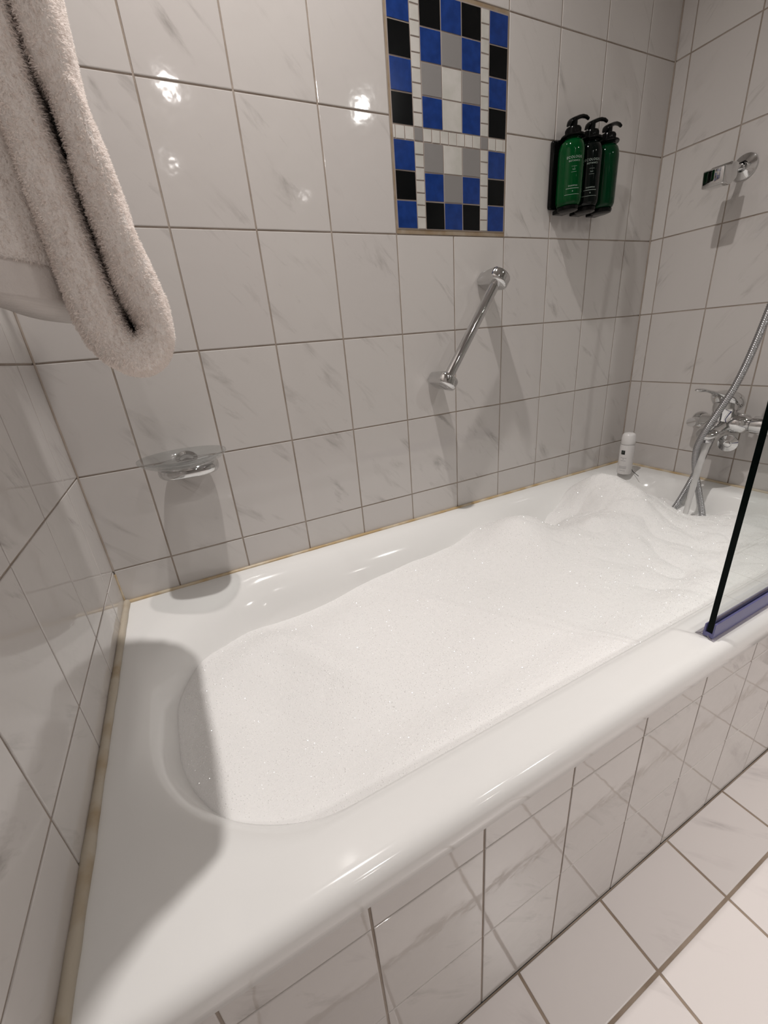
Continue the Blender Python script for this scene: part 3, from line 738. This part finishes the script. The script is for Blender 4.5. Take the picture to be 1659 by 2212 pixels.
# running water
bm = bmesh.new(); cpts = []
wp = catmull([(AX+0.003, MY+0.007, AZ-0.010), (AX-0.008, MY+0.007, 0.62), (AX-0.020, MY+0.006, 0.555), (AX-0.036, MY+0.005, 0.44)], 14)
tube(bm, wp, lambda s: 0.0095 - 0.0030*min(1, s/0.2) + 0.0004*math.sin(s*260) + 0.0006*noise.noise(Vector((s*40, 0, 0))), 20)
tag(obj('water_stream', bm, M_water), 'white stream of running water falling from the tap into the foam', 'water')

# ------------------------------------------------------------------ shower hose
hp = catmull([(XB+0.005, -0.305, 0.672), (1.534, -0.300, 0.64), (1.524, -0.294, 0.59), (1.508, -0.287, 0.53), (1.490, -0.272, 0.457), (1.455, -0.262, 0.40), (1.440, -0.275, 0.33), (1.445, -0.330, 0.30), (1.462, -0.365, 0.34), (1.472, -0.358, 0.42),
              (1.476, -0.346, 0.465), (1.474, -0.330, 0.515), (1.464, -0.314, 0.58), (1.452, -0.312, 0.64), (1.446, -0.325, 0.69), (1.452, -0.345, 0.75), (1.456, -0.368, 0.82), (1.460, -0.385, 0.91), (1.462, -0.402, 1.03), (1.470, -0.428, 1.20), (1.500, -0.47, 1.45), (1.520, -0.49, 1.56)], 24)
hp = resample(hp, 0.0009)
pit = 0.0045
bm = bmesh.new(); tube(bm, hp, lambda s: 0.0086 - 0.0014*abs(((s/pit) % 1.0)*2-1)**3, 14)
hose = thing('shower_hose', 'ribbed metal shower hose hanging in a loop past the tap', 'hose', (1.47, -0.34, 0.5))
obj('hose', bm, M_hose, hose, angle=180)
bm = bmesh.new(); d_ = (hp[-1]-hp[-8]).normalized(); lathe(bm, [(0.0085, -0.012), (0.0095, -0.01), (0.0095, 0.01), (0.0085, 0.012)], hp[-1], d_, 24)
obj('hose_nut', bm, M_chrome, hose)
hs_ = thing('hand_shower', 'chrome hand shower hanging in its wall holder above the tap', 'hand shower', (1.593, -0.5, 1.6))
bm = bmesh.new(); hb = hp[-1] + d_*0.0125
tube(bm, catmull([hb, hb+Vector((0.006, -0.012, 0.08)), hb+Vector((-0.01, -0.02, 0.16)), hb+Vector((-0.05, -0.02, 0.21))], 8), 0.011, 20)
obj('handle', bm, M_chrome, hs_)
bm = bmesh.new(); lathe(bm, [(0.014, -0.01), (0.035, 0.004), (0.042, 0.012), (0.040, 0.018), (0.01, 0.018)], hb+Vector((-0.052, -0.02, 0.207)), Vector((-0.8, 0, -0.6)), 36)
obj('shower_head', bm, M_chrome, hs_)
bm = bmesh.new(); hq = hb+Vector((0.004, -0.012, 0.06)); lathe(bm, [(0.012, 0), (0.012, W-hq.x-0.011)], hq+Vector((0.008, 0, 0)), (1, 0, 0), 20); lathe(bm, [(0.022, 0), (0.022, 0.004)], (W-0.0045, hq.y, hq.z), (1, 0, 0), 28)
obj('wall_hook', bm, M_chrome, hs_)

# ------------------------------------------------------------------ wall holder above the tap
hd = thing('shower_holder', 'chrome wall holder with round rosette, high on the right wall', 'holder', (1.593, -0.218, 1.31))
bm = bmesh.new(); lathe(bm, [(0.0275, 0), (0.0280, 0.001), (0.0270, 0.004), (0.0135, 0.010), (0.0115, 0.0115), (0.0105, 0.010), (0.009, 0.010), (0.0085, 0.020)], (W-0.0004, -0.218, 1.313), (-1, 0, 0), 44)
obj('rosette', bm, M_chrome, hd, angle=25)
bm = bmesh.new(); tube(bm, catmull([(W-0.012, -0.218, 1.313), (1.55, -0.215, 1.306), (1.525, -0.213, 1.297)], 6), 0.0075, 18)
obj('arm', bm, M_chrome, hd)
bm = bmesh.new()
solid_from_outline(bm, [Vector(p) for p in ((1.532, -0.236, 1.314), (1.532, -0.236, 1.282), (1.512, -0.236, 1.268), (1.478, -0.236, 1.268), (1.474, -0.236, 1.304), (1.500, -0.236, 1.306), (1.504, -0.236, 1.314))], Vector((0, 0.048, 0)), 0.0035, 3)
obj('clamp', bm, M_chrome, hd, angle=40)

# ------------------------------------------------------------------ towel over a rail at the left wall
YN = -0.53
Rm = Matrix(R)
def at_y(px, py, y):
    d = Rm @ Vector(((px-829.5)/F, -(py-1106)/F, -1.0)); s = (y-CAM.y)/d.y; return CAM + d*s
tw = thing('bath_towel', 'thick folded off white terry towel hanging over a rail at left', 'towel', (0.13, -0.38, 0.97))
# centreline of the folded towel seen from its near edge, with half thickness (photo pixels turned into metres at the near edge)
cl_ = [(-45, 0, 66), (20, 200, 66), (92, 400, 66), (150, 550, 63), (192, 665, 60), (232, 732, 58), (280, 766, 54), (322, 752, 44), (334, 708, 36), (313, 650, 42), (283, 590, 48), (245, 500, 48), (208, 400, 47), (137, 200, 44), (62, 0, 50)]
cen_ = []
for px, py, hw in cl_:
    a = at_y(px, py, YN); b_ = at_y(px+hw, py, YN); cen_.append((a.x, a.z, (b_-a).length*0.97))
# up and over the rail
zt = 1.56
xL, xR = cen_[0][0], cen_[-1][0]
xm = (xL+xR)/2
pathp = [(xm-0.008, zt+0.008, 0.014), (xL-0.002, zt-0.03, 0.016), (xL-0.002, 1.42, 0.024)] + cen_ + [(xR, 1.42, 0.02), (xR, zt-0.03, 0.016), (xm+0.008, zt+0.008, 0.014)]
P3 = [Vector((a, 0, b_)) for a, b_, _ in pathp]; hws = [c for _, _, c in pathp]
cps = catmull([(a, c, b_) for (a, b_, c) in pathp], 10)   # y slot carries the half thickness
NYS = 44
def strip(name, cps, y0, y1, taper=0.020, parent=tw, mt=M_terry, amp=1.0, jut=0.0):
    bm = bmesh.new(); n_ = len(cps); rings_ = []
    for i, c in enumerate(cps):
        a = cps[max(i-1, 0)]; b_ = cps[min(i+1, n_-1)]
        t = Vector((b_.x-a.x, 0, b_.z-a.z)).normalized(); nrm = Vector((-t.z, 0, t.x)); hw = c.y
        r_ = []
        M_ = 40
        for k in range(M_):
            ang_ = 2*PI*k/M_; ca_, sa_ = math.cos(ang_), math.sin(ang_)
            e = 0.42
            qx = math.copysign(abs(ca_)**e, ca_); qy = math.copysign(abs(sa_)**e, sa_)
            # rounded near and far edges: circular fall-off over the half thickness
            y = (y0+y1)/2 + qx*(y1-y0)/2
            d_edge = (y1-y0)/2*(1-abs(qx)); rr = min(hw, 0.022)
            fall = 1.0
            off = nrm*(qy*hw)
            p = Vector((c.x, 0, c.z)) + off; p.y = y
            if qx < 0: p.y += 0.3*hw*(abs(qy)**2) - 0.3*hw
            nn_ = noise.noise(p*18)*0.0045 + noise.noise(p*45)*0.0018
            p += nrm*(nn_*amp*(1 if qy > 0 else -1)*abs(qy)) + Vector((0, -nn_*amp*0.8, 0))*(1-abs(qy))
            r_.append(p)
        rings_.append(r_)
    loft(bm, rings_); bmesh.ops.recalc_face_normals(bm, faces=bm.faces)
    return obj(name, bm, mt, parent, angle=180)
towel = strip('towel_fold', cps, YN, -0.225)
sm = towel.modifiers.new('sub', 'SUBSURF'); sm.levels = 1; sm.render_levels = 1
# flatter inner layer, nearer the wall, with a smooth woven border at its hem
def px(px_, py_, y): p = at_y(px_, py_, y); return p.x, p.z
y_in = -0.505
lay = [(-90, 60), (-60, 250), (-30, 380), (-5, 480), (10, 560)]
lc = []
for a, b_ in lay:
    x_, z_ = px(a, b_, y_in); lc.append((x_, 0.040, z_))
l_in = catmull([(lc[0][0], 0.03, 1.42), *lc], 8)
lay_o = strip('inner_layer', l_in, y_in, -0.25, amp=0.5)
xa, za = px(10, 561, y_in); xb, zb_ = px(25, 640, y_in)
bd = strip('border_band', catmull([(xa, 0.0392, za+0.002), ((xa+xb)/2, 0.0385, (za+zb_)/2), (xb, 0.0375, zb_)], 6), y_in+0.002, -0.25, mt=M_band, amp=0.3)
bd['label'] = 'smooth woven border at the hem'
# terry pile: short loops standing on the towel
def pile(src, count, parent, L=0.0026, wd=0.00042, seed=1):
    random.seed(seed)
    dg = bpy.context.evaluated_depsgraph_get(); ev = src.evaluated_get(dg); me = ev.to_mesh()
    me.calc_loop_triangles(); tris = []
    for t in me.loop_triangles:
        a, b_, c = (me.vertices[i].co.copy() for i in t.vertices)
        mid = (a+b_+c)/3
        if mid.z > 1.36 or mid.y > -0.30: continue
        tris.append((a, b_, c, t.normal.copy(), t.area))
    tot = sum(t[4] for t in tris); acc = []; s = 0
    for t in tris: s += t[4]; acc.append(s)
    vsl, fsl = [], []
    for k in range(count):
        t = tris[min(bisect.bisect_left(acc, random.random()*tot), len(tris)-1)]
        a, b_ = random.random(), random.random()
        if a+b_ > 1: a, b_ = 1-a, 1-b_
        p = t[0] + (t[1]-t[0])*a + (t[2]-t[0])*b_; nn_ = t[3]
        cl2 = noise.noise_vector(p*260)
        d = (nn_*1.0 + cl2*0.9 + Vector((random.gauss(0, .35), random.gauss(0, .35), random.gauss(0, .35)-0.25))).normalized()
        sd_ = d.cross(Vector((random.gauss(0, 1), random.gauss(0, 1), random.gauss(0, 1)))).normalized()
        l_ = L*random.uniform(0.5, 1.15); b0 = len(vsl); w_ = wd*random.uniform(0.7, 1.2)
        mid = p + d*l_*0.6; tip = p + d*l_ + Vector((0, 0, -0.0004)) + cl2*0.0008
        vsl += [p - sd_*w_ - nn_*0.0006, p + sd_*w_ - nn_*0.0006, mid + sd_*w_*0.9, mid - sd_*w_*0.9, tip + sd_*w_*0.35, tip - sd_*w_*0.35]
        fsl += [(b0, b0+1, b0+2, b0+3), (b0+3, b0+2, b0+4, b0+5)]
    ev.to_mesh_clear()
    m2 = bpy.data.meshes.new('terry_pile'); m2.from_pydata([tuple(v) for v in vsl], [], fsl); m2.materials.append(M_pile)
    o = bpy.data.objects.new('terry_pile', m2); COL.objects.link(o); o.parent = parent; o.matrix_parent_inverse = parent.matrix_basis.inverted()
    o['kind'] = 'stuff'; return o
pl_ = pile(towel, 190000, tw, wd=0.00034)
pl2 = pile(lay_o, 50000, tw, L=0.0018, seed=5)
# rail the towel hangs on
rl = thing('towel_rail', 'chrome towel rail on the left wall carrying the folded towel', 'towel rail', (0.0, -0.4, zt-0.012))
bm = bmesh.new(); tube(bm, [Vector((xm, y, zt-0.018)) for y in (-0.66, -0.5, -0.3, -0.13)], 0.009, 20); obj('rail', bm, M_chrome, rl)
for y in (-0.64, -0.15):
    bm = bmesh.new(); lathe(bm, [(0.02, 0), (0.02, 0.006), (0.010, 0.010), (0.010, xm)], (0.0004, y, zt-0.018), (1, 0, 0), 28); obj('bracket', bm, M_chrome, rl)
